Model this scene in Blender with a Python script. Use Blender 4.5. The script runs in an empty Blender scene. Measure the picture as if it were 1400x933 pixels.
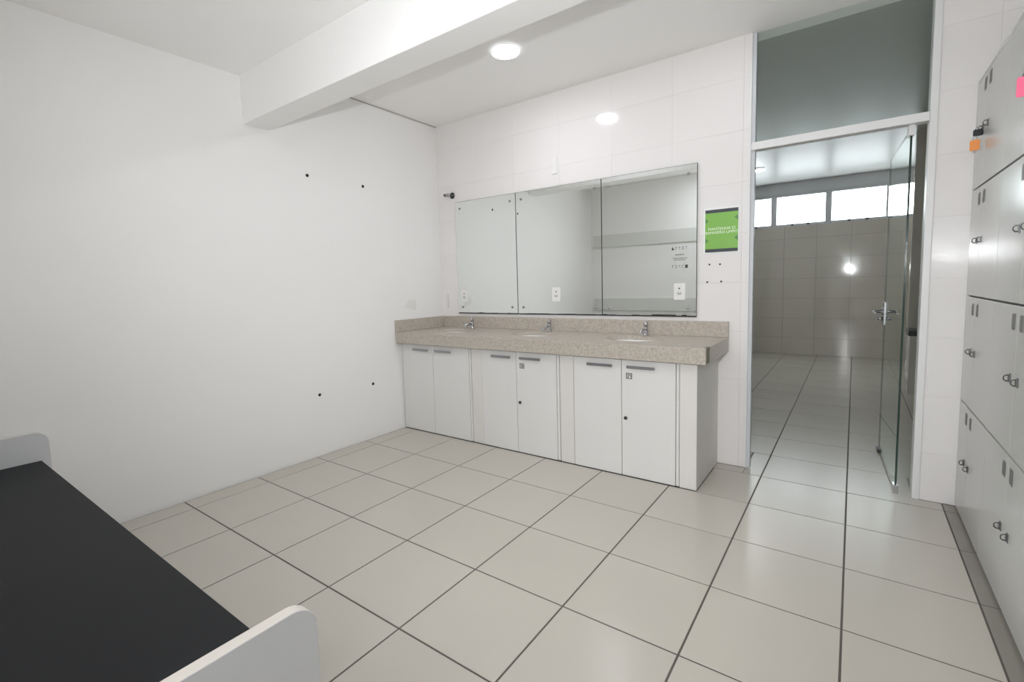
import bpy, bmesh, math, random
from mathutils import Vector, Matrix
random.seed(7)
S = bpy.context.scene
COL = S.collection
PI = math.pi

# ------------------------------------------------------------------ camera
cam_data = bpy.data.cameras.new('camera')
cam = bpy.data.objects.new('camera', cam_data)
COL.objects.link(cam)
F_PX, PX, PY = 653.389, 692.577, 447.964          # focal length and principal point for 1400 x 933
cam_data.sensor_fit = 'HORIZONTAL'
cam_data.sensor_width = 36.0
cam_data.lens = F_PX / 1400 * 36.0
cam_data.shift_x = (700 - PX) / 1400
cam_data.shift_y = (PY - 466.5) / 1400
cam_data.clip_start = 0.02
ROT = (Matrix.Rotation(0.62944784, 4, 'Z') @ Matrix.Rotation(1.48173448, 4, 'X')
       @ Matrix.Rotation(-0.02814169, 4, 'Z'))
cam.matrix_world = Matrix.Translation((3.3058752, -3.47075, 1.278373)) @ ROT
S.camera = cam

# ------------------------------------------------------------------ world, exposure
world = bpy.data.worlds.new('overcast_sky')
S.world = world
world.use_nodes = True
bg = world.node_tree.nodes['Background']
bg.inputs[0].default_value = (0.90, 0.96, 1.0, 1)
bg.inputs[1].default_value = 2.9
S.view_settings.view_transform = 'Standard'
S.view_settings.look = 'None'
S.view_settings.gamma = 1.0
S.view_settings.use_curve_mapping = False
S.view_settings.exposure = 1.56
S.cycles.max_bounces = 14
S.cycles.diffuse_bounces = 10       # white room: let the light keep bouncing
S.cycles.transparent_max_bounces = 16
LED_MAIN = 40.0       # emission of the ceiling lamps in the front room
LED_BACK = 41.0
LED_FAR = 34.0
LOBBY_FILL = 45.0  # added lobby lamps that fill the room through the doorway
FLASH_W = 44.0       # the photographer's flash, whose beam shadow crosses the rear ceiling
LED_DOOR = 15.0

# ------------------------------------------------------------------ materials
def srgb(r, g, b):
    f = lambda c: ((c/255+0.055)/1.055)**2.4 if c/255 > 0.04045 else c/255/12.92
    return (f(r), f(g), f(b), 1)

def mat(name, col, rough=0.5, metal=0.0, spec=0.5, noise=0.0, nscale=8.0, bump=0.0, bscale=60.0, coat=0.0, rvar=0.0, objvar=0.0):
    m = bpy.data.materials.new(name)
    m.use_nodes = True
    nt = m.node_tree
    p = nt.nodes['Principled BSDF']
    p.inputs['Base Color'].default_value = col
    p.inputs['Roughness'].default_value = rough
    p.inputs['Metallic'].default_value = metal
    p.inputs['Specular IOR Level'].default_value = spec
    p.inputs['Coat Weight'].default_value = coat
    tc = nt.nodes.new('ShaderNodeTexCoord')
    if noise or rvar or objvar:
        n = nt.nodes.new('ShaderNodeTexNoise')
        n.inputs['Scale'].default_value = nscale
        n.inputs['Detail'].default_value = 5
        nt.links.new(tc.outputs['Object'], n.inputs['Vector'])
        hsv = nt.nodes.new('ShaderNodeHueSaturation')
        hsv.inputs['Color'].default_value = col
        mr = nt.nodes.new('ShaderNodeMapRange')
        mr.inputs['From Min'].default_value = 0.25
        mr.inputs['From Max'].default_value = 0.75
        mr.inputs['To Min'].default_value = 1 - noise
        mr.inputs['To Max'].default_value = 1 + noise
        nt.links.new(n.outputs['Fac'], mr.inputs['Value'])
        src = mr.outputs['Result']
        if objvar:
            oi = nt.nodes.new('ShaderNodeObjectInfo')
            m2 = nt.nodes.new('ShaderNodeMapRange')
            m2.inputs['To Min'].default_value = 1 - objvar
            m2.inputs['To Max'].default_value = 1 + objvar
            nt.links.new(oi.outputs['Random'], m2.inputs['Value'])
            mm = nt.nodes.new('ShaderNodeMath'); mm.operation = 'MULTIPLY'
            nt.links.new(src, mm.inputs[0]); nt.links.new(m2.outputs['Result'], mm.inputs[1])
            src = mm.outputs[0]
        nt.links.new(src, hsv.inputs['Value'])
        nt.links.new(hsv.outputs['Color'], p.inputs['Base Color'])
        if rvar:
            m3 = nt.nodes.new('ShaderNodeMapRange')
            m3.inputs['From Min'].default_value = 0.3
            m3.inputs['From Max'].default_value = 0.7
            m3.inputs['To Min'].default_value = rough - rvar
            m3.inputs['To Max'].default_value = rough + rvar
            nt.links.new(n.outputs['Fac'], m3.inputs['Value'])
            nt.links.new(m3.outputs['Result'], p.inputs['Roughness'])
    if bump:
        b = nt.nodes.new('ShaderNodeTexNoise')
        b.inputs['Scale'].default_value = bscale
        b.inputs['Detail'].default_value = 4
        bp = nt.nodes.new('ShaderNodeBump')
        bp.inputs['Strength'].default_value = bump
        bp.inputs['Distance'].default_value = 0.002
        nt.links.new(tc.outputs['Object'], b.inputs['Vector'])
        nt.links.new(b.outputs['Fac'], bp.inputs['Height'])
        nt.links.new(bp.outputs['Normal'], p.inputs['Normal'])
    return m

def glass_mat(name, tint, ior=1.55):
    m = bpy.data.materials.new(name)
    m.use_nodes = True
    nt = m.node_tree
    nt.nodes.remove(nt.nodes['Principled BSDF'])
    out = nt.nodes['Material Output']
    t = nt.nodes.new('ShaderNodeBsdfTransparent'); t.inputs[0].default_value = tint
    g = nt.nodes.new('ShaderNodeBsdfGlossy'); g.inputs['Roughness'].default_value = 0.02
    g.inputs[0].default_value = (1, 1, 1, 1)
    fr0 = nt.nodes.new('ShaderNodeFresnel'); fr0.inputs[0].default_value = ior
    ge = nt.nodes.new('ShaderNodeNewGeometry')
    fr = nt.nodes.new('ShaderNodeMath'); fr.operation = 'MULTIPLY'
    inv = nt.nodes.new('ShaderNodeMath'); inv.operation = 'SUBTRACT'; inv.inputs[0].default_value = 1.0
    nt.links.new(ge.outputs['Backfacing'], inv.inputs[1])      # no second, inverted Fresnel on the way out
    nt.links.new(fr0.outputs[0], fr.inputs[0]); nt.links.new(inv.outputs[0], fr.inputs[1])
    mx = nt.nodes.new('ShaderNodeMixShader')
    nt.links.new(fr.outputs[0], mx.inputs[0]); nt.links.new(t.outputs[0], mx.inputs[1])
    nt.links.new(g.outputs[0], mx.inputs[2]); nt.links.new(mx.outputs[0], out.inputs[0])
    return m

def emit_mat(name, col, strength):
    m = bpy.data.materials.new(name)
    m.use_nodes = True
    nt = m.node_tree
    nt.nodes.remove(nt.nodes['Principled BSDF'])
    e = nt.nodes.new('ShaderNodeEmission')
    e.inputs[0].default_value = col; e.inputs[1].default_value = strength
    nt.links.new(e.outputs[0], nt.nodes['Material Output'].inputs[0])
    return m

def granite_mat():
    m = mat('beige_granite', srgb(176, 164, 148), 0.28, noise=0.02, nscale=5.0)
    nt = m.node_tree
    p = nt.nodes['Principled BSDF']
    tc = nt.nodes.new('ShaderNodeTexCoord')
    v = nt.nodes.new('ShaderNodeTexVoronoi'); v.inputs['Scale'].default_value = 170
    n = nt.nodes.new('ShaderNodeTexNoise'); n.inputs['Scale'].default_value = 70; n.inputs['Detail'].default_value = 8
    nt.links.new(tc.outputs['Object'], v.inputs['Vector']); nt.links.new(tc.outputs['Object'], n.inputs['Vector'])
    r = nt.nodes.new('ShaderNodeValToRGB')
    r.color_ramp.elements[0].position = 0.30; r.color_ramp.elements[0].color = srgb(170, 162, 151)
    r.color_ramp.elements[1].position = 0.62; r.color_ramp.elements[1].color = srgb(196, 188, 178)
    e = r.color_ramp.elements.new(0.48); e.color = srgb(186, 177, 166)
    nt.links.new(n.outputs['Fac'], r.inputs['Fac'])
    mx = nt.nodes.new('ShaderNodeMix'); mx.data_type = 'RGBA'; mx.blend_type = 'MULTIPLY'
    mx.inputs['Factor'].default_value = 0.10
    nt.links.new(r.outputs['Color'], mx.inputs[6]); nt.links.new(v.outputs['Color'], mx.inputs[7])
    nt.links.new(mx.outputs[2], p.inputs['Base Color'])
    return m

M = {}
M['paint'] = mat('white_wall_paint', srgb(238, 237, 236), 0.55, noise=0.012, nscale=1.5, bump=0.06, bscale=25)
M['ceil'] = mat('white_ceiling_paint', srgb(246, 245, 244), 0.6, noise=0.01, nscale=1.2)
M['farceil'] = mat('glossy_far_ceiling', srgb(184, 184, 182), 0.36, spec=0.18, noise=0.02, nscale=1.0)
M['tile'] = mat('white_wall_tile', srgb(234, 231, 230), 0.09, spec=0.5, noise=0.01, nscale=3, bump=0.05, bscale=9, objvar=0.008)
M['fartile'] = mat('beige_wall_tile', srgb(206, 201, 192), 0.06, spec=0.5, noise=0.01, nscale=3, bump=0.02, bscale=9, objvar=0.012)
M['grout_w'] = mat('pale_wall_grout', srgb(232, 229, 228), 0.8)
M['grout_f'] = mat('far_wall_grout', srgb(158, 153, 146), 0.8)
M['floor'] = mat('cream_floor_tile', srgb(190, 185, 175), 0.24, spec=0.5, noise=0.006, nscale=3.2, rvar=0.015, bump=0.02, bscale=14, objvar=0.02)
M['strip'] = mat('grey_floor_strip', srgb(140, 135, 127), 0.35, noise=0.06, nscale=6)
M['grout'] = mat('dark_floor_grout', srgb(92, 87, 82), 0.85, noise=0.1, nscale=14)
M['joint'] = mat('painted_shadow_gap', srgb(176, 173, 170), 0.8)
M['gap'] = mat('painted_shadow', srgb(70, 68, 66), 0.8)
M['laminate'] = mat('white_laminate', srgb(224, 223, 221), 0.35, noise=0.008, nscale=2)
M['pier'] = mat('white_painted_pier', srgb(222, 219, 216), 0.5, noise=0.015, nscale=4)
M['carcass'] = mat('shaded_carcass', srgb(120, 119, 116), 0.6)  # white carcass coloured grey to paint the shade in the door gaps
M['locker'] = mat('white_locker_laminate', srgb(196, 196, 192), 0.22, noise=0.008, nscale=2)
M['alu'] = mat('brushed_aluminium', srgb(170, 170, 172), 0.35, metal=1.0)
M['hasp'] = mat('dull_metal_hasp', srgb(120, 120, 120), 0.4, metal=0.8)
M['handle'] = mat('grey_metal_handle', srgb(160, 160, 163), 0.38, metal=0.85)
M['chrome'] = mat('chrome', srgb(195, 195, 198), 0.14, metal=1.0)
M['darkmetal'] = mat('dark_metal', srgb(80, 80, 82), 0.35, metal=0.9)
M['whitealu'] = mat('white_coated_aluminium', srgb(228, 228, 228), 0.35)
M['winframe'] = mat('white_window_frame', srgb(205, 208, 212), 0.4)
M['black'] = mat('black_plastic', srgb(28, 28, 30), 0.45)
M['bench'] = mat('charcoal_seat_laminate', srgb(21, 23, 26), 0.55, spec=0.3, noise=0.03, nscale=5)
M['benchw'] = mat('white_bench_panel', srgb(208, 209, 211), 0.4)
M['benchtrim'] = mat('cream_edge_band', srgb(214, 208, 200), 0.45)
M['ceramic'] = mat('white_ceramic', srgb(235, 233, 230), 0.1)
M['granite'] = granite_mat()
M['mirror'] = mat('silvered_mirror', (0.845, 0.875, 0.86, 1), 0.01, metal=1.0)
M['mirrorback'] = mat('mirror_edge', srgb(78, 82, 80), 0.5)
M['corrosion'] = mat('black_mirror_corrosion', srgb(40, 42, 40), 0.7)
M['plate'] = mat('white_plastic_plate', srgb(233, 232, 230), 0.3)
M['hole'] = mat('dark_hole', srgb(30, 29, 28), 0.8)
M['number'] = mat('dark_grey_vinyl', srgb(84, 84, 86), 0.5)
M['digit'] = mat('grey_vinyl', srgb(118, 118, 116), 0.5)
M['greenpaper'] = mat('green_print', srgb(130, 184, 84), 0.4, noise=0.02, nscale=10)
M['greendark'] = mat('dark_green_print', srgb(92, 140, 78), 0.4)
M['ink'] = mat('charcoal_print', srgb(58, 64, 70), 0.4)
M['paper'] = mat('white_paper', srgb(236, 238, 236), 0.5)
M['textw'] = mat('white_print', srgb(238, 246, 226), 0.5)
M['glass'] = glass_mat('door_glass', (0.93, 0.955, 0.945, 1))
M['glassdoor'] = glass_mat('green_door_glass', (0.91, 0.965, 0.94, 1), 1.6)
M['glassedge'] = mat('green_glass_edge', srgb(44, 62, 56), 0.15)
M['transom'] = glass_mat('transom_glass', (0.93, 0.955, 0.945, 1), 1.06)
M['pane'] = glass_mat('window_glass', (0.97, 0.985, 0.98, 1))
M['board'] = mat('grey_painted_board', srgb(219, 219, 216), 0.5)
M['orange'] = mat('orange_plastic_tag', srgb(236, 148, 74), 0.4)
M['pink'] = mat('pink_plastic_tag', srgb(240, 104, 142), 0.4)
M['stain'] = mat('grey_mortar', srgb(138, 136, 124), 0.8)
M['scuff'] = mat('pale_scuff', srgb(230, 228, 225), 0.8)
M['mark'] = mat('mirror_print', srgb(120, 124, 122), 0.6)
M['markd'] = mat('dark_mirror_print', srgb(60, 64, 62), 0.6)
M['darkslab'] = mat('dark_stone_slab', srgb(62, 64, 64), 0.4)
M['led'] = emit_mat('led_diffuser', (0.93, 0.95, 1.0, 1), LED_MAIN)
M['flashlens'] = emit_mat('flash_lens', (1.0, 0.985, 0.965, 1), 30.0)
M['rim'] = emit_mat('glowing_lamp_rim', (0.93, 0.95, 1.0, 1), 0.8)
M['ledback'] = emit_mat('led_diffuser_front', (0.92, 0.95, 1.0, 1), LED_BACK)
M['lobbyfill'] = emit_mat('added_lobby_fill', (0.93, 0.95, 1.0, 1), LOBBY_FILL)
M['leddoor'] = emit_mat('led_diffuser_door', (0.93, 0.95, 1.0, 1), LED_DOOR)
M['ledfar'] = emit_mat('led_diffuser_dim', (0.96, 0.97, 1.0, 1), LED_FAR)

# ------------------------------------------------------------------ mesh helpers
class MB:
    def __init__(self):
        self.v = []; self.f = []; self.mi = []; self.sm = []
    def add(self, vs, fs, mi=0, smooth=False):
        o = len(self.v)
        self.v += [tuple(x) for x in vs]
        for f in fs:
            self.f.append([o+i for i in f]); self.mi.append(mi); self.sm.append(smooth)
        return self
    def box(self, x0, x1, y0, y1, z0, z1, mi=0):
        if x0 > x1: x0, x1 = x1, x0
        if y0 > y1: y0, y1 = y1, y0
        if z0 > z1: z0, z1 = z1, z0
        vs = [(x0,y0,z0),(x1,y0,z0),(x1,y1,z0),(x0,y1,z0),(x0,y0,z1),(x1,y0,z1),(x1,y1,z1),(x0,y1,z1)]
        fs = [(0,3,2,1),(4,5,6,7),(0,1,5,4),(1,2,6,5),(2,3,7,6),(3,0,4,7)]
        return self.add(vs, fs, mi)
    def prism(self, pts, axis, a, b, mi=0, mi_side=None):
        """pts: 2D outline; extruded along axis from a to b"""
        def P(p, t):
            if axis == 'x': return (t, p[0], p[1])
            if axis == 'y': return (p[0], t, p[1])
            return (p[0], p[1], t)
        n = len(pts)
        vs = [P(p, a) for p in pts] + [P(p, b) for p in pts]
        self.add(vs, [tuple(range(n))[::-1], tuple(range(n, 2*n))], mi)
        self.add(vs, [(i, (i+1) % n, n+(i+1) % n, n+i) for i in range(n)], mi if mi_side is None else mi_side)
        return self
    def lathe(self, prof, origin=(0,0,0), axis=(0,0,1), seg=20, mi=0, smooth=True):
        """prof: list of (r, h)"""
        q = Vector((0,0,1)).rotation_difference(Vector(axis).normalized())
        o = Vector(origin)
        vs = []
        for r, h in prof:
            for k in range(seg):
                a = 2*PI*k/seg
                vs.append(o + q @ Vector((r*math.cos(a), r*math.sin(a), h)))
        fs = []
        for i in range(len(prof)-1):
            for k in range(seg):
                k2 = (k+1) % seg
                fs.append((i*seg+k, i*seg+k2, (i+1)*seg+k2, (i+1)*seg+k))
        self.add(vs, fs, mi, smooth)
        self.add(vs[:seg], [tuple(range(seg))[::-1]], mi)
        self.add(vs[-seg:], [tuple(range(seg))], mi)
        return self
    def tube(self, pts, r, seg=10, mi=0):
        pts = [Vector(p) for p in pts]
        vs = []; up = Vector((0.13, 0.31, 0.94))
        for i, p in enumerate(pts):
            d = (pts[min(i+1, len(pts)-1)] - pts[max(i-1, 0)]).normalized()
            s = d.cross(up).normalized(); t = d.cross(s)
            rr = r[i] if isinstance(r, (list, tuple)) else r
            for k in range(seg):
                a = 2*PI*k/seg
                vs.append(p + s*(rr*math.cos(a)) + t*(rr*math.sin(a)))
        fs = []
        for i in range(len(pts)-1):
            for k in range(seg):
                k2 = (k+1) % seg
                fs.append((i*seg+k, i*seg+k2, (i+1)*seg+k2, (i+1)*seg+k))
        self.add(vs, fs, mi, True)
        self.add(vs[:seg], [tuple(range(seg))], mi); self.add(vs[-seg:], [tuple(range(seg))[::-1]], mi)
        return self
    def mesh(self, name, mats):
        me = bpy.data.meshes.new(name)
        me.from_pydata(self.v, [], self.f)
        for m in (mats if isinstance(mats, (list, tuple)) else [mats]):
            me.materials.append(m)
        for i, p in enumerate(me.polygons):
            p.material_index = self.mi[i]; p.use_smooth = self.sm[i]
        bm = bmesh.new(); bm.from_mesh(me)
        bmesh.ops.remove_doubles(bm, verts=bm.verts, dist=1e-6)
        bmesh.ops.recalc_face_normals(bm, faces=bm.faces)
        bm.to_mesh(me); bm.free()
        return me
    def build(self, name, mats, parent=None, bevel=0.0, seg=2):
        o = bpy.data.objects.new(name, self.mesh(name, mats))
        COL.objects.link(o)
        if parent: o.parent = parent; o.location = (-parent_world(parent))
        if bevel:
            b = o.modifiers.new('bevel', 'BEVEL'); b.width = bevel; b.segments = seg; b.limit_method = 'ANGLE'
        return o

def parent_world(p):
    v = Vector(p.location)
    while p.parent:
        p = p.parent; v = v + Vector(p.location)
    return v

def link_mesh(name, me, parent, loc=(0,0,0), rot=None):
    o = bpy.data.objects.new(name, me); COL.objects.link(o)
    if parent:
        o.parent = parent; o.location = Vector(loc) - parent_world(parent)
    else: o.location = loc
    if rot: o.rotation_euler = rot
    return o

def tag(o, label=None, cat=None, group=None, kind=None):
    if label: o['label'] = label
    if cat: o['category'] = cat
    if group: o['group'] = group
    if kind: o['kind'] = kind
    return o

def empty(name, loc, label=None, cat=None, group=None, kind=None):
    o = bpy.data.objects.new(name, None); COL.objects.link(o); o.location = loc
    o.empty_display_size = 0.05
    return tag(o, label, cat, group, kind)

def struct(name, mb, mats, bevel=0.0):
    return tag(mb.build(name, mats, None, bevel), kind='structure')

def rrect(x0, x1, z0, z1, r, corners=(1,1,1,1), n=8):
    """rounded rectangle; corners: bottom-left, bottom-right, top-right, top-left"""
    out = []
    for (cx, cz, a0, on) in ((x0+r, z0+r, PI, corners[0]), (x1-r, z0+r, 1.5*PI, corners[1]),
                             (x1-r, z1-r, 0, corners[2]), (x0+r, z1-r, 0.5*PI, corners[3])):
        if on:
            out += [(cx+r*math.cos(a0+0.5*PI*k/n), cz+r*math.sin(a0+0.5*PI*k/n)) for k in range(n+1)]
        else:
            sx = -1 if cx < (x0+x1)/2 else 1; sz = -1 if cz < (z0+z1)/2 else 1
            out.append((cx+sx*r, cz+sz*r))
    return out

def text_mesh(name, body, size, m, parent, world, depth=0.0004, align='CENTER', sx=1.0, bold=0.0):
    """flat lettering facing -y, centred on a point"""
    c = bpy.data.curves.new(name, 'FONT'); c.body = body; c.size = size
    c.offset = bold; c.align_x = align; c.align_y = 'CENTER'; c.extrude = depth
    t = bpy.data.objects.new('tmp_text', c); COL.objects.link(t)
    bpy.context.view_layer.update()
    me = bpy.data.meshes.new_from_object(t.evaluated_get(bpy.context.evaluated_depsgraph_get()))
    bpy.data.objects.remove(t)
    me.transform(Matrix.Rotation(PI/2, 4, 'X') @ Matrix.Diagonal((sx, 1, 1, 1)))
    me.materials.clear(); me.materials.append(m)
    o = bpy.data.objects.new(name, me); COL.objects.link(o)
    o.parent = parent; o.location = Vector(world) - parent_world(parent)
    return o

# ------------------------------------------------------------------ room dimensions
H1, H2 = 2.692, 2.806                    # ceiling of the front bay and of the rear bays
YB0, YB1, ZB = -1.830, -1.650, 2.386     # ceiling beam
YR = -3.39                               # rear wall, where the photographer stands in the doorway
XW = 4.28                                # right wall behind the lockers
JL, JR = 2.7475, 3.6087                  # glass door opening in the tiled wall
YF = 5.69                                # window wall of the room beyond
T = 0.45
X0T, Y0T = 0.1551, -0.5585               # floor grid origin
FX0, FX1 = -0.9, 5.3                     # extent of the room beyond

# ------------------------------------------------------------------ floor
fl = MB().box(FX0-0.1, FX1+0.1, -6.2, YF+0.1, -0.12, -0.0022)
floor = struct('floor', fl, M['grout'])
GAP = 0.007
def tile_mesh(w, d, h, ch, m, name):
    b = MB()
    x, y = w/2, d/2
    vs = [(-x,-y,-h),(x,-y,-h),(x,y,-h),(-x,y,-h),
          (-x,-y,-ch),(x,-y,-ch),(x,y,-ch),(-x,y,-ch),
          (-x+ch,-y+ch,0),(x-ch,-y+ch,0),(x-ch,y-ch,0),(-x+ch,y-ch,0)]
    fs = [(0,1,5,4),(1,2,6,5),(2,3,7,6),(3,0,4,7),(4,5,9,8),(5,6,10,9),(6,7,11,10),(7,4,8,11),(8,9,10,11)]
    b.add(vs, fs)
    return b.mesh(name, m)
tile_cache = {}
def floor_tile(xa, xb, ya, yb, m, name='tile'):
    w, d = round(xb-xa-GAP, 4), round(yb-ya-GAP, 4)
    if w < 0.012 or d < 0.012: return
    key = (w, d, m.name)
    if key not in tile_cache:
        tile_cache[key] = tile_mesh(w, d, 0.008, 0.0012, m, name)
    link_mesh(name, tile_cache[key], floor, ((xa+xb)/2, (ya+yb)/2, 0))
XS, XL = 3.7312, 3.7855                  # joint and locker front
xs_main = [0.0] + [X0T + k*T for k in range(8)] + [XS+0.0035]
ys = [YR] + [Y0T - k*T for k in range(6, -1, -1)]
for i in range(len(xs_main)-1):
    for j in range(len(ys)-1):
        floor_tile(xs_main[i]+(0.004 if i == 0 else 0), xs_main[i+1], ys[j], ys[j+1], M['floor'])
# grey strip along the lockers
for j in range(len(ys)-1):
    floor_tile(XS+0.003, XL+0.012, ys[j], ys[j+1], M['strip'])
# row that runs past the vanity and through the door, then the room beyond
for i in range(6, len(xs_main)-1):
    xa = max(xs_main[i], 2.567)
    floor_tile(xa, xs_main[i+1], Y0T, Y0T+T, M['floor'])
    if xs_main[i+1] < JL: floor_tile(xa, xs_main[i+1], Y0T+T, -0.004, M['floor'])
    else:
        if xs_main[i] < JL: floor_tile(xs_main[i], JL, Y0T+T, -0.004, M['floor'])
floor_tile(XS+0.003, XL+0.012, Y0T, Y0T+T, M['strip'])
xs_far = [X0T + k*T for k in range(-2, 12)]
ys_far = [Y0T + T*(k+1) for k in range(0, 14)] + [YF]
for i in range(len(xs_far)-1):
    for j in range(len(ys_far)-1):
        xa, xb, ya, yb = xs_far[i], xs_far[i+1], ys_far[j], ys_far[j+1]
        if j == 0:                       # threshold row lies inside the door opening only
            if xa < JL: floor_tile(xa, min(xb, JL-0.006), 0.152, yb, M['floor'])
            if xb > JR: floor_tile(max(xa, JR+0.002), xb, 0.152, yb, M['floor'])
            if xb <= JL or xa > 3.7: continue
            if xa < JL < xb:
                floor_tile(JL-0.004, xb, ya, yb, M['floor']); continue
            if xb > JR:                  # one tile cut around the door post
                g2 = GAP/2; xe = XS+0.0035-g2
                lt = MB().prism([(xa+g2, ya+g2), (xe, ya+g2), (xe, -0.006), (JR+0.001, -0.006), (JR+0.001, yb-g2), (xa+g2, yb-g2)], 'z', -0.008, 0.0)
                link_mesh('tile', lt.mesh('cut_tile', M['floor']), floor)
                floor_tile(XS+0.003, XL+0.012, ya, -0.004, M['strip']); continue
        floor_tile(xa, xb, ya, yb, M['floor'])
# lobby behind the photographer
xs_l = [X0T + k*T for k in range(4, 10)]
ys_l = [Y0T - k*T for k in range(12, 5, -1)]
for i in range(len(xs_l)-1):
    for j in range(len(ys_l)-1):
        if ys_l[j+1] <= YR - 0.0: floor_tile(xs_l[i], xs_l[i+1], ys_l[j], ys_l[j+1], M['floor'])

# ------------------------------------------------------------------ walls
struct('wall_left', MB().box(-0.15, 0, YR-0.15, 0.15, -0.02, 3.0), M['paint'])
# tiled wall with the door opening: core plus tiles
wb = MB().box(0, JL, 0.008, 0.15, -0.02, 3.0).box(JR, XW+0.15, 0.008, 0.15, -0.02, 3.0)
wall_back = struct('wall_back', wb, M['grout_w'])
wt_cache = {}
def wall_tile(parent, xa, xb, za, zb, y, m, g=0.0005):
    w, h = round(xb-xa-g, 4), round(zb-za-g, 4)
    if w < 0.01 or h < 0.01: return
    key = (w, h, m.name)
    if key not in wt_cache:
        me = tile_mesh(w, h, 0.0075, 0.0004, m, 'tile')
        me.transform(Matrix.Rotation(PI/2, 4, 'X'))
        wt_cache[key] = me
    r = (PI/2*0 + random.gauss(0, 0.0013), 0, random.gauss(0, 0.0013))
    link_mesh('tile', wt_cache[key], parent, ((xa+xb)/2, y, (za+zb)/2), r)
zj = [0.0] + [2.55 - 0.325*k for k in range(7, -1, -1)] + [H2]
xj = [0.0] + [0.45*k for k in range(1, 7)] + [JL]
for i in range(len(xj)-1):
    for k in range(len(zj)-1):
        wall_tile(wall_back, xj[i], xj[i+1], zj[k], zj[k+1], 0, M['tile'])
xp = [JR+0.03, 3.86, XW]
for i in range(2):
    for k in range(len(zj)-1):
        wall_tile(wall_back, xp[i], xp[i+1], zj[k], zj[k+1], 0, M['tile'])
struct('wall_right', MB().box(XW, XW+0.15, -6.0, 0.008, -0.02, 3.0), M['paint'])
# rear wall with the doorway the photograph is taken from
DX0, DX1 = 2.28, 3.74
wr = MB().box(0, DX0, YR-0.15, YR, -0.02, 3.0).box(DX1, XW, YR-0.15, YR, -0.02, 3.0).box(DX0, DX1, YR-0.15, YR, 2.12, 3.0)
wall_rear = struct('wall_rear', wr, M['paint'])
# lobby behind the doorway
struct('wall_lobby_left', MB().box(1.8, 1.92, -6.0, YR-0.15, -0.02, 3.0), M['paint'])
wl = MB().box(1.92, 2.86, -6.12, -6.0, -0.02, 3.0).box(3.46, XW, -6.12, -6.0, -0.02, 3.0).box(2.86, 3.46, -6.12, -6.0, -0.02, 1.36).box(2.86, 3.46, -6.12, -6.0, 2.0, 3.0)
struct('wall_lobby_rear', wl, M['paint'])
# room beyond the glass
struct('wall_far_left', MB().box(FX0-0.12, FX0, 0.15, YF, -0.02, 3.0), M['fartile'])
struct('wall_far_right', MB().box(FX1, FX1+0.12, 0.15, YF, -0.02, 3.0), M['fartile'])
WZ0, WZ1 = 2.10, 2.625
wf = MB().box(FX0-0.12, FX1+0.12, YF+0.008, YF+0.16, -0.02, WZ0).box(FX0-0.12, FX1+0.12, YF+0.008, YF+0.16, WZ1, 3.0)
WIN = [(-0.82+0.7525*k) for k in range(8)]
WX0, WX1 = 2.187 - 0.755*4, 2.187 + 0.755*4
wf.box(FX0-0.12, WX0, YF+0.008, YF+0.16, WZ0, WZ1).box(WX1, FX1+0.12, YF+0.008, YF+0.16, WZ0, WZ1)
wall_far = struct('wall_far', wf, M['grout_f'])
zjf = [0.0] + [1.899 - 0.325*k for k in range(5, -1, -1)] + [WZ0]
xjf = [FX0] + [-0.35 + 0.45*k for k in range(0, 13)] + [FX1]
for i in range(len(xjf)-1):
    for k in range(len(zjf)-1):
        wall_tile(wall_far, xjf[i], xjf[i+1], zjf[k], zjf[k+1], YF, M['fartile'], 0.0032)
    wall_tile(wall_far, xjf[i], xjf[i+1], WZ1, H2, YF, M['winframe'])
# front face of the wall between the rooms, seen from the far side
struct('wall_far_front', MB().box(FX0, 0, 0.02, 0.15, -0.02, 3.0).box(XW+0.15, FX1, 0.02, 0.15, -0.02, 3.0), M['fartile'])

# ------------------------------------------------------------------ ceilings and beam
struct('ceiling', MB().box(-0.15, XW+0.15, YR-0.15, YB0, H1, 3.0), M['ceil'])
struct('ceiling.001', MB().box(-0.15, XW+0.15, YB1, 0.15, H2, 3.0), M['ceil'])
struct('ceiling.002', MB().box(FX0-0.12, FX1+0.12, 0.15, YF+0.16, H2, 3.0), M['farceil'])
struct('ceiling.003', MB().box(1.8, XW+0.15, -6.12, YR-0.15, 2.7, 3.0), M['ceil'])
struct('trim_1', MB().box(0, XW, YB0, YB1, ZB, 3.0), M['ceil'], 0.004)
# grey strip painting the shadow gap between ceiling panel and left wall
struct('trim_2', MB().box(0.0, 0.007, YB1+0.002, -0.002, H2-0.007, H2-0.0005), M['joint'])
# painted boards across the rear wall (seen in the mirrors)
tb = struct('trim_3', MB().box(0.04, DX0-0.10, YR, YR+0.018, 1.80, 1.985), M['board'], 0.002)
tb = struct('trim_4', MB().box(0.04, DX0-0.10, YR, YR+0.018, 0.845, 1.03), M['board'], 0.002)

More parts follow.
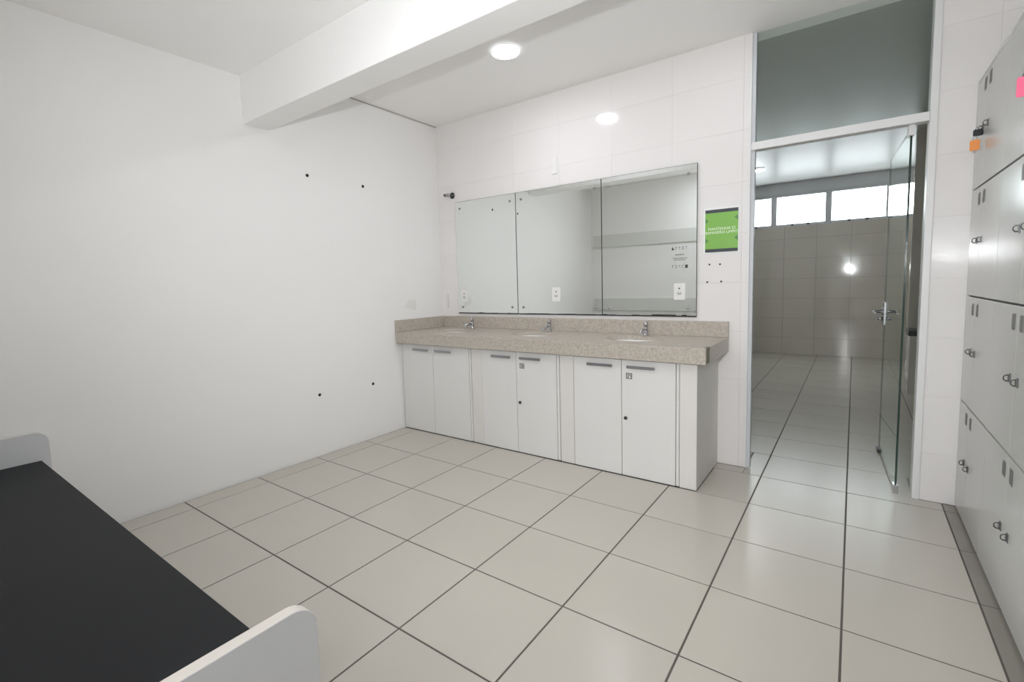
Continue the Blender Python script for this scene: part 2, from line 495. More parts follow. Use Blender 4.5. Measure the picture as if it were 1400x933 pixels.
# ------------------------------------------------------------------ window strip of the room beyond
n = 0
for k in range(-4, 4):
    n += 1
    x0 = 2.187 + 0.755*k; x1 = x0 + 0.755
    w = empty('window_%d' % n, ((x0+x1)/2, YF+0.06, WZ0), kind='structure')
    fw = 0.041
    fr = MB()
    fr.box(x0, x0+fw, YF+0.015, YF+0.075, WZ0, WZ1).box(x1-fw, x1, YF+0.015, YF+0.075, WZ0, WZ1)
    fr.box(x0+fw, x1-fw, YF+0.015, YF+0.075, WZ0, WZ0+fw).box(x0+fw, x1-fw, YF+0.015, YF+0.075, WZ1-fw, WZ1)
    fr.build('frame', M['winframe'], w, 0.003)
    MB().box(x0+fw, x1-fw, YF+0.043, YF+0.048, WZ0+fw, WZ1-fw).build('pane', M['pane'], w)
    for dx in (0.27, 0.49):
        lt = MB().box(x0+dx-0.02, x0+dx+0.02, YF+0.002, YF+0.015, WZ0+0.012, WZ0+0.032)
        lt.box(x0+dx-0.006, x0+dx+0.006, YF-0.016, YF+0.004, WZ0+0.018, WZ0+0.046)
        lt.build('latch', M['darkmetal'], w, 0.002)
# small unseen lobby window, added for a highlight on the far wall
w = empty('window_9', (3.16, -6.06, 1.36), kind='structure')
fr = MB().box(2.86, 2.90, -6.09, -6.03, 1.36, 2.0).box(3.42, 3.46, -6.09, -6.03, 1.36, 2.0)
fr.box(2.90, 3.42, -6.09, -6.03, 1.36, 1.40).box(2.90, 3.42, -6.09, -6.03, 1.96, 2.0)
fr.build('frame', M['winframe'], w, 0.003)
MB().box(2.90, 3.42, -6.062, -6.058, 1.40, 1.96).build('pane', M['pane'], w)

# low stone-capped ledge in the room beyond, right of the glass door
lg = empty('ledge', (4.5, 3.2, 0), 'low pale ledge with dark slab seen right of the open glass door', 'ledge')
MB().box(3.80, FX1-0.02, 3.12, 3.385, 0, 0.617).build('base', M['fartile'], lg)
MB().box(3.785, FX1-0.02, 3.105, 3.385, 0.617, 0.675).build('slab', M['darkslab'], lg, 0.004)
struct('wall_far_return', MB().box(3.80, FX1, 3.40, 3.55, -0.02, H2), M['fartile'])

# ------------------------------------------------------------------ door frame, header, transom
fr = MB()
fr.box(JL, JL+0.022, 0.006, 0.05, 0, H2-0.002)                     # left post
struct('trim_5', fr, M['winframe'], 0.002)
struct('trim_6', MB().box(JL-0.012, JL, -0.004, 0.004, 0, H2-0.002), M['whitealu'], 0.0015)
struct('trim_7', MB().box(JR-0.004, JR+0.03, -0.006, 0.07, 0, H2-0.002), M['whitealu'], 0.003)
struct('trim_8', MB().box(JL+0.002, JR-0.004, -0.012, 0.055, 2.086, 2.134), M['whitealu'], 0.003)
tr = MB().box(JL+0.022, JR-0.004, 0.022, 0.030, 2.134, H2-0.002)
trans = tag(tr.build('window_10', M['transom']), kind='structure')

# ------------------------------------------------------------------ glass door, standing open into the room beyond
DP = Vector((3.535, 0.03, 0)); DE = Vector((3.487, 0.855, 0))
door = empty('door_1', DP, 'frameless greenish glass door standing open at the tiled opening', 'door', kind='structure')
ang = math.atan2(DE.y-DP.y, DE.x-DP.x)
L = (DE-DP).length
RZ = Matrix.Rotation(ang, 4, 'Z')
def dpart(name, mb, mats, bevel=0.0):
    me = mb.mesh(name, mats); me.transform(RZ)
    o = bpy.data.objects.new(name, me); COL.objects.link(o); o.parent = door
    if bevel:
        b = o.modifiers.new('bevel', 'BEVEL'); b.width = bevel; b.segments = 2; b.limit_method = 'ANGLE'
    return o
g = MB()
g.add([(0,-.005,.012),(L,-.005,.012),(L,-.005,2.066),(0,-.005,2.066)], [(0,1,2,3)], 0)
g.add([(0,.005,.012),(L,.005,.012),(L,.005,2.066),(0,.005,2.066)], [(3,2,1,0)], 0)
g.add([(0,-.005,.012),(0,.005,.012),(0,.005,2.066),(0,-.005,2.066)], [(0,1,2,3)], 1)
g.add([(L,-.005,.012),(L,.005,.012),(L,.005,2.066),(L,-.005,2.066)], [(3,2,1,0)], 1)
g.add([(0,-.005,2.066),(0,.005,2.066),(L,.005,2.066),(L,-.005,2.066)], [(0,1,2,3)], 1)
g.add([(0,-.005,.012),(0,.005,.012),(L,.005,.012),(L,-.005,.012)], [(3,2,1,0)], 1)
dpart('glass_panel', g, [M['glassdoor'], M['glassedge']])
b = MB().box(-0.012, 0.05, -0.013, 0.013, 0.0, 0.05)
dpart('pivot', b, M['chrome'], 0.003)
b = MB().box(-0.012, 0.05, -0.013, 0.013, 2.03, 2.086)
dpart('pivot', b, M['whitealu'], 0.003)
b = MB().box(L-0.075, L+0.004, -0.016, 0.016, 0.0, 0.028)
dpart('bottom_lock', b, M['darkmetal'], 0.003)
b = MB().box(L-0.055, L+0.004, -0.012, 0.012, 0.92, 1.08)
lock = dpart('lock_case', b, M['alu'], 0.003)
for s in (-1, 1):
    b = MB().tube([(L-0.03, s*0.010, 1.015), (L-0.03, s*0.058, 1.015), (L-0.045, s*0.066, 1.014), (L-0.13, s*0.066, 1.012)], [0.012, 0.010, 0.010, 0.008], 10)
    b.lathe([(0.0, 0), (0.024, 0.0), (0.024, 0.008), (0.0, 0.009)], (L-0.03, s*0.012, 1.015), (0, s, 0), 16)
    me = b.mesh('lever', M['chrome']); me.transform(RZ)
    o = bpy.data.objects.new('lever', me); COL.objects.link(o); o.parent = lock
    b = MB().lathe([(0.0, 0), (0.013, 0.0), (0.011, 0.03), (0.0, 0.031)], (L-0.03, s*0.012, 0.965), (0, s, 0), 14)
    me = b.mesh('cylinder', M['chrome']); me.transform(RZ)
    o = bpy.data.objects.new('cylinder', me); COL.objects.link(o); o.parent = lock

# ------------------------------------------------------------------ ceiling lamps
def lamp(x, y, z, m, label, group, r=0.095):
    e = empty('ceiling_lamp', (x, y, z), label, 'lamp', group)
    MB().lathe([(0.0, 0.0), (r, 0.0), (r, -0.004), (0.0, -0.0042)], (x, y, z-0.0005), (0,0,1), 32).build('base', M['plate'], e)
    MB().lathe([(r-0.004, -0.0045), (r+0.002, -0.0045), (r+0.003, -0.018), (r-0.002, -0.0185), (r-0.004, -0.0045)], (x, y, z-0.0005), (0,0,1), 32).build('rim', M['rim'], e)
    MB().lathe([(0.0, -0.0165), (r-0.0045, -0.0165), (r-0.005, -0.0188), (r*0.75, -0.023), (r*0.35, -0.027), (0.004, -0.028)], (x, y, z-0.0005), (0,0,1), 32).build('diffuser', m, e)
    return e
lamp(1.415, -0.80, H2, M['led'], 'round glowing white ceiling lamp above the three mirrors, nearest the left wall', 'round ceiling lamps', 0.088)
lamp(2.70, -4.40, 2.70, M['lobbyfill'], 'added unseen fill lamp on the lobby ceiling behind the doorway, first one', 'added lobby fill lamps')  # both lobby lamps are unseen, added to throw light through the doorway
lamp(3.60, -5.10, 2.70, M['lobbyfill'], 'added unseen fill lamp on the lobby ceiling behind the doorway, nearer the added window', 'added lobby fill lamps')
lamp(2.73, -0.72, H2, M['leddoor'], 'round white ceiling lamp in front of the glass transom', 'round ceiling lamps', 0.088)
lamp(1.90, -2.74, H1, M['ledback'], 'round white ceiling lamp in the front bay over the bench', 'round ceiling lamps')
lamp(2.155, 4.27, H2, M['ledfar'], 'round dimly glowing ceiling lamp in the room beyond the glass', 'round ceiling lamps', 0.085)

# the photographer's flash on its stand in the doorway (its shadow of the beam falls on the ceiling)
fx, fy, fz = 3.16, -3.53, 1.47
AIM = Vector((-0.30, 0.90, 0.22)).normalized()
fo = empty('flash_lamp', (fx, fy, 0), 'black flash lamp on a thin stand in the doorway behind the camera', 'lamp')
Q = Vector((0, 0, 1)).rotation_difference(AIM).to_matrix().to_4x4()
def fpart(name, mb, m):
    me = mb.mesh(name, m); me.transform(Matrix.Translation((0, 0, fz)) @ Q)
    o = bpy.data.objects.new(name, me); COL.objects.link(o); o.parent = fo
    return o
fpart('head', MB().lathe([(0.0, -0.10), (0.026, -0.10), (0.028, -0.03), (0.036, 0.0), (0.034, 0.0), (0.0, -0.002)], (0,0,0), (0,0,1), 20), M['black'])
fpart('lens', MB().lathe([(0.0, -0.0015), (0.0335, -0.0015), (0.0335, 0.0005), (0.0, 0.0006)], (0,0,0), (0,0,1), 20), M['flashlens'])
b = MB().lathe([(0.0, 0.25), (0.009, 0.25), (0.009, 1.40), (0.007, 1.405), (0.007, 1.455), (0.0, 1.455)], (0, -0.025, 0), (0,0,1), 12)
o = bpy.data.objects.new('pole', b.mesh('pole', M['black'])); COL.objects.link(o); o.parent = fo
for a in (-PI/2, PI/6+0.5, PI-PI/6-0.5):
    b = MB().tube([(0, -0.025, 0.30), (0.10*math.cos(a), -0.025+0.10*math.sin(a)*0.5, 0.008)], 0.007, 8)
    o = bpy.data.objects.new('leg', b.mesh('leg', M['black'])); COL.objects.link(o); o.parent = fo
ld = bpy.data.lights.new('flash_light', 'SPOT')
ld.energy = FLASH_W; ld.color = (0.955, 0.975, 1.0)
ld.spot_size = math.radians(136); ld.spot_blend = 0.75; ld.shadow_soft_size = 0.03
lo = bpy.data.objects.new('flash_light', ld); COL.objects.link(lo); lo.parent = fo
lo.location = Vector((0, 0, fz)) + AIM*0.034
lo.rotation_euler = AIM.to_track_quat('-Z', 'Y').to_euler()

# ------------------------------------------------------------------ vanity: piers, cabinets, worktop
YC = -0.553
piers = [(0.815, 0.925, 'white painted pier between the left and middle vanity cabinets'),
         (1.632, 1.742, 'white painted pier between the middle and right vanity cabinets')]
for xa, xb, lab in piers:
    p = MB().box(xa+0.001, xb-0.001, YC+0.004, -0.002, 0, 0.785)
    tag(p.build('pier', M['pier'], None, 0.004), lab, 'pier', 'painted piers under the worktop')
p = MB().box(2.466, 2.568, YC, -0.002, 0, 0.785)
tag(p.build('pier', M['pier'], None, 0.004), 'white painted end pier at the open right end of the vanity', 'pier', 'painted piers under the worktop')

def block_digits(body, xc, y, zc, w=0.018, h=0.038, t=0.0052, pitch=0.0225):
    """seven-bar numerals facing -y"""
    SEG = {'0': 'abcdef', '8': 'abcdefg', '9': 'abcdfg'}
    b = MB()
    for k, ch in enumerate(body):
        x0 = xc + (k-(len(body)-1)/2)*pitch - w/2; x1 = x0+w; z0 = zc-h/2; z1 = zc+h/2
        bars = {'a': (x0, x1, z1-t, z1), 'd': (x0, x1, z0, z0+t), 'g': (x0+t, x1-t, zc-t/2, zc+t/2),
                'b': (x1-t, x1, zc, z1-t), 'c': (x1-t, x1, z0+t, zc), 'f': (x0, x0+t, zc, z1-t), 'e': (x0, x0+t, z0+t, zc)}
        for q in SEG[ch]:
            a = bars[q]; b.box(a[0], a[1], y, y-0.0012, a[2], a[3])
    return b
def vanity(xa, xm, xb, xe, label, number, keylock):
    """doors xa..xm and xm..xb, right frame strip xb..xe"""
    e = empty('vanity_cabinet', ((xa+xe)/2, YC+0.25, 0), label, 'cabinet', 'white vanity cabinets')
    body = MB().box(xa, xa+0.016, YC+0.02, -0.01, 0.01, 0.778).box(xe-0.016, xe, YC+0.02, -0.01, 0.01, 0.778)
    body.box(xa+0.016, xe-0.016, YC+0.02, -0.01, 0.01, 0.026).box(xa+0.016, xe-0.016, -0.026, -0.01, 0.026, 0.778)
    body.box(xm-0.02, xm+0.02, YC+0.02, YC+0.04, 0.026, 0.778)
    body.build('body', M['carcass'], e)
    if xe - xb > 0.008:
        MB().box(xb+0.002, xe, YC-0.001, YC+0.019, 0.006, 0.778).build('side_rail', M['laminate'], e, 0.0015)
    for (a, b, right) in ((xa, xm, False), (xm, xb, True)):
        d = MB().box(a+0.002, b-0.002, YC-0.002, YC+0.016, 0.004, 0.776).build('door', M['laminate'], e, 0.0015)
        ha = a + (0.16 if a < 0.1 else 0.112 if not right else 0.043)
        hb = ha + 0.183
        if a < 0.1: pass
        h = MB()
        h.box(ha, hb, YC-0.030, YC-0.022, 0.724, 0.742)
        h.box(ha+0.02, ha+0.03, YC-0.024, YC-0.001, 0.729, 0.737).box(hb-0.03, hb-0.02, YC-0.024, YC-0.001, 0.729, 0.737)
        h.build('handle', M['handle'], d, 0.002)
        if right and number:
            block_digits(number, a+0.052, YC-0.0022, 0.671).build('number', M['number'], d)
        if right and keylock:
            MB().lathe([(0.0, 0), (0.012, 0), (0.0115, 0.006), (0.009, 0.009), (0.0, 0.009)], (a+0.028, YC-0.002, 0.391), (0, -1, 0), 16).build('lock', M['darkmetal'], d)
    return e
vanity(0.006, 0.387, 0.795, 0.812, 'white two-door vanity cabinet nearest the left wall, without number or lock', None, False)
vanity(0.928, 1.262, 1.610, 1.630, 'white two-door vanity cabinet in the middle, numbered, with a lock', '08', True)
vanity(1.746, 2.096, 2.445, 2.464, 'white two-door vanity cabinet at the right end, numbered 09, with a lock', '09', True)

# worktop with three oval cut-outs
TZ = 0.884; LIPZ = 0.788; YT = -0.605; XE = 2.632
BAS = [(0.44, 'left'), (1.272, 'middle'), (2.085, 'right')]
BA, BB, BY = 0.205, 0.14, -0.305
wt = empty('worktop', (1.3, -0.3, 0.785), 'long beige granite vanity top with three oval basin cut-outs and upstand', 'worktop')
top = MB()
NSEG = 48
xcuts = [0.0, 0.16, 0.72, 0.99, 1.55, 1.80, 2.37, XE-0.02]
Yb_, Yf_ = -0.002, YT
for i in range(len(xcuts)-1):
    xa, xb = xcuts[i], xcuts[i+1]
    cx = [c for c, _ in BAS if xa < c < xb]
    if not cx:
        top.add([(xa,Yf_,TZ),(xb,Yf_,TZ),(xb,Yb_,TZ),(xa,Yb_,TZ)], [(0,1,2,3)])
        top.add([(xa,Yf_,TZ-0.025),(xb,Yf_,TZ-0.025),(xb,Yb_,TZ-0.025),(xa,Yb_,TZ-0.025)], [(3,2,1,0)])
        continue
    c = cx[0]
    # angles through the rectangle's corners so the outline closes exactly
    angs = [2*PI*k/NSEG for k in range(NSEG)]
    corners = [math.atan2(y-BY, x-c) % (2*PI) for x, y in ((xa,Yf_),(xb,Yf_),(xb,Yb_),(xa,Yb_))]
    angs = sorted(set(angs+corners))
    def rect(a):
        dx, dy = math.cos(a), math.sin(a)
        ts = []
        if dx > 1e-9: ts.append((xb-c)/dx)
        if dx < -1e-9: ts.append((xa-c)/dx)
        if dy > 1e-9: ts.append((Yb_-BY)/dy)
        if dy < -1e-9: ts.append((Yf_-BY)/dy)
        t = min(ts); return (c+dx*t, BY+dy*t)
    def ell(a):
        dx, dy = math.cos(a), math.sin(a)
        t = 1/math.sqrt((dx/BA)**2+(dy/BB)**2); return (c+dx*t, BY+dy*t)
    n_ = len(angs)
    vs = []
    for a in angs:
        e_ = ell(a); r_ = rect(a)
        vs += [(e_[0], e_[1], TZ), (r_[0], r_[1], TZ), (e_[0], e_[1], TZ-0.025), (r_[0], r_[1], TZ-0.025)]
    fs = []
    for k in range(n_):
        k2 = (k+1) % n_
        fs += [(4*k, 4*k+1, 4*k2+1, 4*k2), (4*k+2, 4*k2+2, 4*k2+3, 4*k+3), (4*k, 4*k2, 4*k2+2, 4*k+2)]
    top.add(vs, fs)
top.build('slab', M['granite'], wt)
MB().box(0.002, XE, YT-0.02, YT, LIPZ, TZ).build('front_lip', M['granite'], wt, 0.0025)
MB().box(XE-0.0195, XE, YT+0.085, -0.002, LIPZ, TZ).build('end_lip', M['granite'], wt, 0.0015)
tag(MB().box(XE-0.0195, XE-0.002, YT+0.0005, YT+0.0845, LIPZ+0.002, TZ-0.001).build('end_patch', M['stain'], wt), 'grey mortar patch in the end lip')
MB().box(0.022, XE, -0.022, -0.002, TZ, 0.990).build('back_upstand', M['granite'], wt, 0.0025)
MB().box(0.002, 0.022, YT-0.02, -0.002, TZ+0.0005, 0.990).build('side_upstand', M['granite'], wt, 0.0025)
# thin dark strip, added to paint the shade below the lip
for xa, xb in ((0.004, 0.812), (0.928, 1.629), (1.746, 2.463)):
    MB().box(xa, xb, YC+0.02, YC+0.04, 0.779, LIPZ+0.02).build('shadow_strip', M['gap'], wt)

for c, side in BAS:
    b = MB()
    prof = [(1.06, 0.0), (1.0, 0.0), (0.97, -0.03), (0.86, -0.085), (0.6, -0.125), (0.2, -0.14), (0.06, -0.142)]
    prof2 = [(0.06, -0.15), (0.2, -0.149), (0.62, -0.134), (0.9, -0.092), (1.02, -0.03), (1.06, -0.012), (1.06, 0.0)]
    vs = []; fs = []
    allp = prof + prof2
    for s_, h_ in allp:
        for k in range(36):
            a = 2*PI*k/36
            vs.append((c+BA*s_*math.cos(a), BY+BB*s_*math.sin(a), TZ-0.026+h_))
    for i in range(len(allp)-1):
        for k in range(36):
            k2 = (k+1) % 36
            fs.append((i*36+k, i*36+k2, (i+1)*36+k2, (i+1)*36+k))
    b.add(vs, fs, 0, True)
    e = b.build('basin', M['ceramic'])
    tag(e, {'left': 'white oval basin sunk in the granite top nearest the left wall',
            'middle': 'white oval basin sunk in the middle of the granite top',
            'right': 'white oval basin sunk in the granite top nearest its open right end'}[side], 'basin', 'oval basins in the worktop')
    MB().lathe([(0.0, 0), (0.02, 0), (0.02, 0.004), (0.0, 0.005)], (c, BY, TZ-0.1685), (0,0,1), 16).build('drain', M['chrome'], e)

def faucet(c, label):
    y = -0.085
    e = empty('tap', (c, y, TZ), label, 'tap', 'chrome pillar taps')
    MB().lathe([(0.0, 0), (0.022, 0), (0.022, 0.006), (0.0165, 0.010), (0.0155, 0.012), (0.0155, 0.060), (0.013, 0.064), (0.0, 0.064)], (c, y, TZ), (0,0,1), 20).build('pillar', M['chrome'], e)
    MB().tube([(c, y-0.005, TZ+0.040), (c-0.002, y-0.05, TZ+0.044), (c-0.003, y-0.085, TZ+0.036), (c-0.003, y-0.098, TZ+0.022)], [0.010, 0.010, 0.0115, 0.012], 12).build('spout', M['chrome'], e)
    h = MB().lathe([(0.0, 0.0645), (0.010, 0.0645), (0.0165, 0.068), (0.0165, 0.096), (0.013, 0.100), (0.0, 0.101)], (c, y, TZ), (0,0,1), 20)
    h.build('knob', M['chrome'], e)
faucet(0.445, 'chrome pillar tap behind the basin nearest the left wall')
faucet(1.276, 'chrome pillar tap behind the middle basin')
faucet(2.090, 'chrome pillar tap behind the basin at the right end')

# ------------------------------------------------------------------ mirrors, sockets, wall fittings
MZ0, MZ1 = 1.020, 2.065
def mirror(xa, xb, label):
    e = empty('wall_mirror', ((xa+xb)/2, -0.01, MZ0), label, 'mirror', 'frameless mirrors above the worktop')
    MB().box(xa+0.0015, xb-0.0015, -0.012, -0.004, MZ0-0.002, MZ1+0.001).build('backing', M['mirrorback'], e)
    MB().box(xa+0.004, xb-0.004, -0.0145, -0.0122, MZ0+0.003, MZ1-0.002).build('glass', M['mirror'], e)
    for sx in (xa+0.058, xb-0.06):
        for sz in (1.079, 2.002):
            MB().lathe([(0.0, 0), (0.010, 0), (0.010, 0.005), (0.007, 0.008), (0.0, 0.0085)], (sx, -0.0146, sz), (0,-1,0), 14).build('screw', M['handle'], e)
    return e
m1 = mirror(0.2234, 0.9203, 'frameless mirror nearest the left wall, leftmost of the three')
m2 = mirror(0.9203, 1.7191, 'frameless mirror in the middle of the three over the worktop')
m3 = mirror(1.7191, 2.4247, 'frameless mirror beside the green sign, rightmost of the three')
for e, xa, xb in ((m1, 0.225, 0.919), (m2, 0.922, 1.718), (m3, 1.721, 2.423)):
    b = MB(); x = xa
    while x < xb-0.01:
        w = random.uniform(0.03, 0.11); hgt = random.choice((0.002, 0.004, 0.006, 0.010)) if e is m3 else random.choice((0.003, 0.004, 0.005))
        x2 = min(x+w, xb)
        b.box(x, x2, -0.0149, -0.0118, MZ0-0.003, MZ0+0.003+hgt); x = x2
    tag(b.build('corroded_edge', M['corrosion'], e), 'black corroded lower edge')

def socket(x, z, label):
    y = -0.0146
    e = empty('socket', (x, y, z), label, 'socket', 'wall sockets on the mirrors')
    MB().prism(rrect(x-0.038, x+0.038, z-0.058, z+0.058, 0.006), 'y', y, y-0.009).build('plate', M['plate'], e, 0.002)
    hexa = [(x+0.021*math.cos(a)*1.0, z-0.012+0.0165*math.sin(a)) for a in [k*PI/3 for k in range(6)]]
    s = MB().prism(hexa, 'y', y-0.0091, y-0.0102).build('outlet', M['board'], e)
    for dx, dz in ((-0.0095, -0.012), (0.0095, -0.012), (0, -0.0155)):
        MB().lathe([(0.0, 0), (0.0034, 0), (0.0034, 0.0006), (0.0, 0.0007)], (x+dx, y-0.0103, z+dz), (0,-1,0), 10).build('hole', M['hole'], s)
    MB().box(x-0.006, x+0.006, y-0.0091, y-0.0115, z+0.018, z+0.028).build('button', M['number'], e, 0.001)
socket(0.308, 1.184, 'white wall socket low on the leftmost mirror')
socket(1.311, 1.187, 'white wall socket low on the middle mirror')
socket(2.309, 1.196, 'white wall socket low on the rightmost mirror')

# small printed decal on the right mirror
dc = empty('mirror_decal', (2.31, -0.0147, 1.44), 'small grey printed decal of marks on the rightmost mirror above its socket', 'decal')
y = -0.0147
def markset(zc, flip):
    b = MB(); d = MB()
    for k in range(5):
        x = 2.262 + 0.023*k
        big = (k == 0 and not flip) or (k == 4 and flip)
        if big:
            d.prism([(x-0.010, zc-0.012), (x+0.010, zc-0.012), (x-0.006, zc+0.012)] if not flip else [(x-0.010, zc-0.010), (x+0.010, zc-0.012), (x+0.009, zc+0.012), (x-0.008, zc+0.011)], 'y', y, y-0.0005)
        else:
            b.box(x-0.0045, x-0.0015, y, y-0.0005, zc-0.010, zc+0.010)
            b.box(x-0.0015, x+0.0045, y, y-0.0005, zc+0.004, zc+0.010)
            if k % 2: b.box(x-0.0015, x+0.0045, y, y-0.0005, zc-0.010, zc-0.005)
    b.build('mark_row', M['mark'], dc); d.build('corner_mark', M['markd'], dc)
markset(1.500, False); markset(1.372, True)
b = MB()
for zc, xa, xb, h in ((1.455, 2.278, 2.342, 0.008), (1.430, 2.262, 2.358, 0.007), (1.418, 2.272, 2.350, 0.007)):
    x = xa
    while x < xb-0.004:
        w = random.uniform(0.005, 0.013)
        b.box(x, min(x+w, xb), y, y-0.0005, zc-h/2, zc+h/2); x += w+0.003
b.build('print_line', M['mark'], dc)

# green sign
SX0, SX1, SZ0, SZ1 = 2.474, 2.679, 1.458, 1.741
sg = empty('sign', ((SX0+SX1)/2, -0.001, SZ0), 'green printed notice with charcoal bands on the tiled wall beside the door', 'sign')
MB().box(SX0-0.010, SX1+0.004, -0.0025, -0.0012, SZ0-0.006, SZ1+0.012).build('paper', M['paper'], sg)
MB().box(SX0, SX1, -0.0035, -0.0026, SZ0+0.022, SZ1-0.022).build('green_panel', M['greenpaper'], sg)
MB().box(SX0, SX1, -0.0035, -0.0026, SZ1-0.022, SZ1).build('band', M['ink'], sg)
MB().box(SX0, SX1, -0.0035, -0.0026, SZ0, SZ0+0.022).build('band', M['ink'], sg)
for zc in (1.668, 1.535):
    for xx, s in ((SX0+0.001, 1), (SX1-0.001, -1)):
        off = 0.012 if s < 0 else 0
        MB().prism([(xx, zc-0.018+off), (xx+s*0.022, zc+off), (xx, zc+0.018+off)], 'y', -0.0036, -0.0041).build('chevron', M['greendark'], sg)
text_mesh('lettering', 'MANTENHA O', 0.0255, M['textw'], sg, (2.577, -0.0040, 1.612), sx=1.02)
text_mesh('lettering', 'BANHEIRO LIMPO', 0.0255, M['textw'], sg, (2.577, -0.0040, 1.588), sx=0.98)

# blank switch plate, wall bracket, little plate in the corner
tag(MB().prism(rrect(1.278, 1.334, 2.165, 2.298, 0.006), 'y', -0.0005, -0.008).build('blank_plate', M['plate'], None, 0.002),
    'white blank cover plate high on the tiles above the middle mirror', 'plate')
br = empty('wall_bracket', (0.16, 0, 2.14), 'small metal bracket on the tiles above the corner of the left mirror', 'bracket')
MB().lathe([(0.0, 0), (0.030, 0), (0.030, 0.004), (0.014, 0.010), (0.011, 0.03), (0.0, 0.03)], (0.185, -0.0005, 2.137), (0,-1,0), 18).build('flange', M['darkmetal'], br)
MB().tube([(0.185, -0.026, 2.137), (0.16, -0.034, 2.143), (0.125, -0.036, 2.138)], [0.014, 0.016, 0.013], 10).build('arm', M['alu'], br)
MB().lathe([(0.0, 0), (0.008, 0), (0.014, 0.008), (0.014, 0.02), (0.0, 0.022)], (0.122, -0.036, 2.155), (0,0,-1), 14).build('knob', M['darkmetal'], br)
tag(MB().prism(rrect(0.066, 0.088, 1.07, 1.205, 0.008), 'y', -0.0005, -0.006).build('cable_clip', M['board'], None, 0.0015),
    'narrow pale plastic strip on the tiles in the corner left of the mirrors', 'strip')

# screw holes: left wall and under the sign
for yy, zz, lab in ((-1.387, 2.127, 'dark plug hole high on the left wall, farther from the mirrors'),
                    (-0.890, 2.120, 'dark plug hole high on the left wall, nearer the mirrors'),
                    (-1.399, 0.475, 'dark plug hole low on the left wall, farther from the vanity'),
                    (-0.893, 0.467, 'dark plug hole low on the left wall, nearer the vanity')):
    e = MB().lathe([(0.0, 0), (0.012, 0), (0.012, 0.002), (0.006, 0.0025), (0.0, 0.001)], (0.0004, yy, zz), (1,0,0), 14).build('wall_plug', M['hole'])
    tag(e, lab, 'wall plug', 'plug holes on the left wall')
for xx, zz, lab in ((2.503, 1.377, 'upper left of the four small plug holes under the green sign'),
                    (2.570, 1.376, 'upper right of the four small plug holes under the green sign'),
                    (2.490, 1.258, 'lower left of the four small plug holes under the green sign'),
                    (2.579, 1.260, 'lower right of the four small plug holes under the green sign')):
    e = MB().lathe([(0.0, 0), (0.006, 0), (0.006, 0.0015), (0.003, 0.002), (0.0, 0.001)], (xx, -0.0004, zz), (0,-1,0), 12).build('wall_plug', M['hole'])
    tag(e, lab, 'wall plug', 'plug holes under the sign')
# scuffs on the left wall by the worktop
sc = MB()
sc.prism([(-0.50, 1.10), (-0.37, 1.065), (-0.35, 1.09), (-0.36, 1.17), (-0.45, 1.16)], 'x', 0.0003, 0.0008)
tag(sc.build('wall_patch', M['scuff']), 'faint grey plaster patch on the left wall above the granite upstand', 'patch')

# ------------------------------------------------------------------ lockers
LB = [0.012, 0.600, 1.155, 1.692, 2.222]
PLZ = [0.534, 1.091, 1.630, 2.170]
LKZ = [0.306, 0.880, 1.430, 1.965]
# shared number plate and hasp meshes, built around the origin, facing -x
pl = MB().box(0, -0.0015, -0.024, 0.024, -0.024, 0.024)
PLATE = pl.mesh('number_plate', M['locker'])
dg = MB()
for s in (-1, 1):
    c = s*0.0115
    o_ = rrect(c-0.0095, c+0.0095, -0.030, 0.030, 0.006, n=3); i_ = rrect(c-0.004, c+0.004, -0.024, 0.024, 0.003, n=3)
    k_ = len(o_)
    vs = [(-0.0016, p[0], p[1]) for p in o_] + [(-0.0016, p[0], p[1]) for p in i_] + [(-0.0024, p[0], p[1]) for p in o_] + [(-0.0024, p[0], p[1]) for p in i_]
    fs = []
    for q in range(k_):
        q2 = (q+1) % k_
        fs += [(q, q2, k_+q2, k_+q), (2*k_+q, 3*k_+q, 3*k_+q2, 2*k_+q2), (q, 2*k_+q, 2*k_+q2, q2), (k_+q, k_+q2, 3*k_+q2, 3*k_+q)]
    dg.add(vs, fs)
DIGIT = dg.mesh('digits', M['digit'])
hs = MB().box(0, -0.002, -0.011, 0.011, -0.017, 0.017).box(-0.002, -0.006, -0.008, 0.008, -0.012, 0.012)
hs.tube([(-0.005, 0, 0.011), (-0.013, 0, 0.011), (-0.018, 0, 0.005), (-0.018, 0, -0.005), (-0.013, 0, -0.011), (-0.005, 0, -0.011)], 0.0024, 8)
HASP = hs.mesh('hasp', M['hasp'])
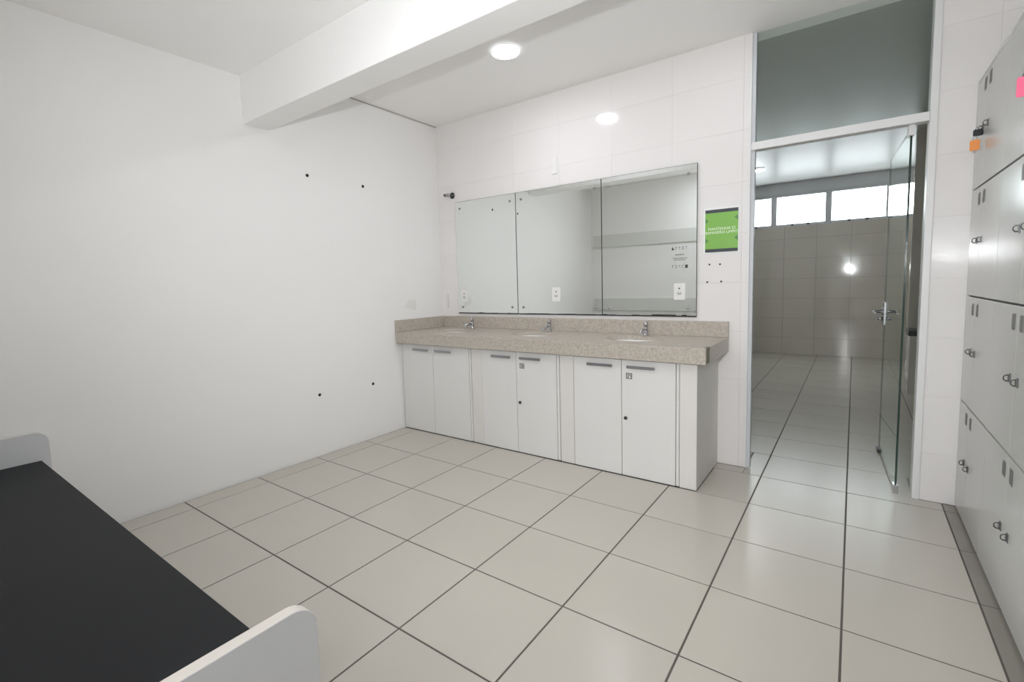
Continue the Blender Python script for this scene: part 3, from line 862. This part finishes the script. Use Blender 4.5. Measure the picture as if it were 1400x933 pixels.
def locker(ya, ym, yb, label):
    """ya (back) > ym > yb (front); doors meet at ym"""
    e = empty('locker', (XL+0.2, (ya+yb)/2, 0), label, 'locker', 'white lockers along the right wall')
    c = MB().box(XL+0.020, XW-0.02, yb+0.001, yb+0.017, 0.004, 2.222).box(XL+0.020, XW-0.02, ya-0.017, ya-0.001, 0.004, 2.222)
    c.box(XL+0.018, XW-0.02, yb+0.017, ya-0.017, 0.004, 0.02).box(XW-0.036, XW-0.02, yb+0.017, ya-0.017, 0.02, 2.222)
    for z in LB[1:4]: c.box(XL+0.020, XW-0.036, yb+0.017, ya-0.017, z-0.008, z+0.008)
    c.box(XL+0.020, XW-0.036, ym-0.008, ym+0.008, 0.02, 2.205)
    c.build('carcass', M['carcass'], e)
    MB().box(XL+0.001, XW-0.02, yb+0.0005, ya-0.0005, 2.2225, 2.238).build('top_panel', M['locker'], e, 0.0015)
    for r in range(4):
        z0 = LB[r]+0.0045; z1 = LB[r+1]-0.0045
        for (a, b, s) in ((ym, ya, 1), (yb, ym, -1)):
            d = MB().box(XL, XL+0.018, a+0.0007, b-0.0007, z0, z1).build('door', M['locker'], e, 0.0008)
            off = 0.052*s
            p = link_mesh('number_plate', DIGIT, d, (XL+0.0008, ym+off, PLZ[r]))
            link_mesh('hasp', HASP, d, (XL, ym+off, LKZ[r]))
    return e
locker(-0.004, -0.25, -0.63, 'white eight-door locker standing against the tiled pillar')
locker(-0.631, -1.01, -1.39, 'white eight-door locker second from the tiled pillar')
locker(-1.391, -1.77, -2.15, 'white eight-door locker third from the tiled pillar')
locker(-2.151, -2.53, -2.91, 'white eight-door locker nearest the doorway')

def child(name, mb, m, parent, loc=(0,0,0), bevel=0.0):
    o = bpy.data.objects.new(name, mb.mesh(name, m)); COL.objects.link(o); o.parent = parent; o.location = loc
    if bevel:
        b = o.modifiers.new('bevel', 'BEVEL'); b.width = bevel; b.segments = 2; b.limit_method = 'ANGLE'
    return o
def padlock(y, z, tagmat, label, taglabel, sz, turn):
    x = XL-0.018
    e = empty('padlock', (x, y, z-0.016), label, 'padlock')
    e.rotation_euler = (0, 0, turn)
    child('body', MB().prism(rrect(-0.017, 0.017, -0.018, 0.012, 0.005), 'x', -0.007, 0.007), M['black'], e, bevel=0.002)
    child('shackle', MB().tube([(0, -0.010, 0.011), (0, -0.010, 0.017), (0, -0.006, 0.023), (0, 0.006, 0.023), (0, 0.010, 0.017), (0, 0.010, 0.011)], 0.0026, 8), M['chrome'], e)
    t = empty('key_tag', (x-0.010, y-0.004, z-0.052), taglabel, 'key tag')
    t.rotation_euler = (0, 0, turn)
    child('tag', MB().prism(rrect(-sz*0.36, sz*0.36, -sz, 0, 0.006), 'x', -0.002, 0.002), tagmat, t)
    child('window', MB().prism(rrect(-sz*0.22, sz*0.22, -sz*0.75, -sz*0.3, 0.003), 'x', -0.0027, -0.0021), tagmat, t)
    ring = [(0, 0.008*math.cos(a), 0.008+0.010*math.sin(a)) for a in [2*PI*k/14 for k in range(15)]]
    child('ring', MB().tube(ring, 0.0011, 6), M['chrome'], t)
padlock(-0.198, 1.965, M['orange'], 'small black padlock hanging on the top locker hasp near the pillar',
        'orange plastic key tag hanging under the black padlock near the pillar', 0.050, 1.2)
padlock(-1.062, 1.985, M['pink'], 'small black padlock on a top locker hasp above the pink tag',
        'pink plastic key tag hanging at the right edge of the photo', 0.066, 1.2)

# ------------------------------------------------------------------ bench in the left foreground
bn = empty('bench', (1.19, -3.14, 0), 'long bench with charcoal seat and white rounded end panels by the left wall', 'bench')
BX0, BX1 = 0.012, 2.382
for xa, xb in ((BX0, BX0+0.022), (BX1-0.030, BX1)):
    out = rrect(-3.378, -2.932, 0.0, 0.611, 0.055, (0, 0, 1, 0))
    MB().prism(out, 'x', xa, xb, 0, 1).build('end_panel', [M['benchw'], M['benchtrim']], bn, 0.002)
MB().box(BX0+0.0225, BX1-0.0305, -3.377, -2.967, 0.442, 0.467).build('seat', M['bench'], bn, 0.003)
MB().box(BX0+0.0225, BX1-0.0305, -3.02, -3.0, 0.33, 0.4415).build('front_rail', M['benchw'], bn, 0.002)
MB().box(BX0+0.0225, BX1-0.0305, -3.33, -3.31, 0.10, 0.4415).build('rear_rail', M['benchw'], bn, 0.002)
MB().box(1.17, 1.19, -3.309, -3.0205, 0.0, 0.4415).build('middle_support', M['benchw'], bn, 0.002)
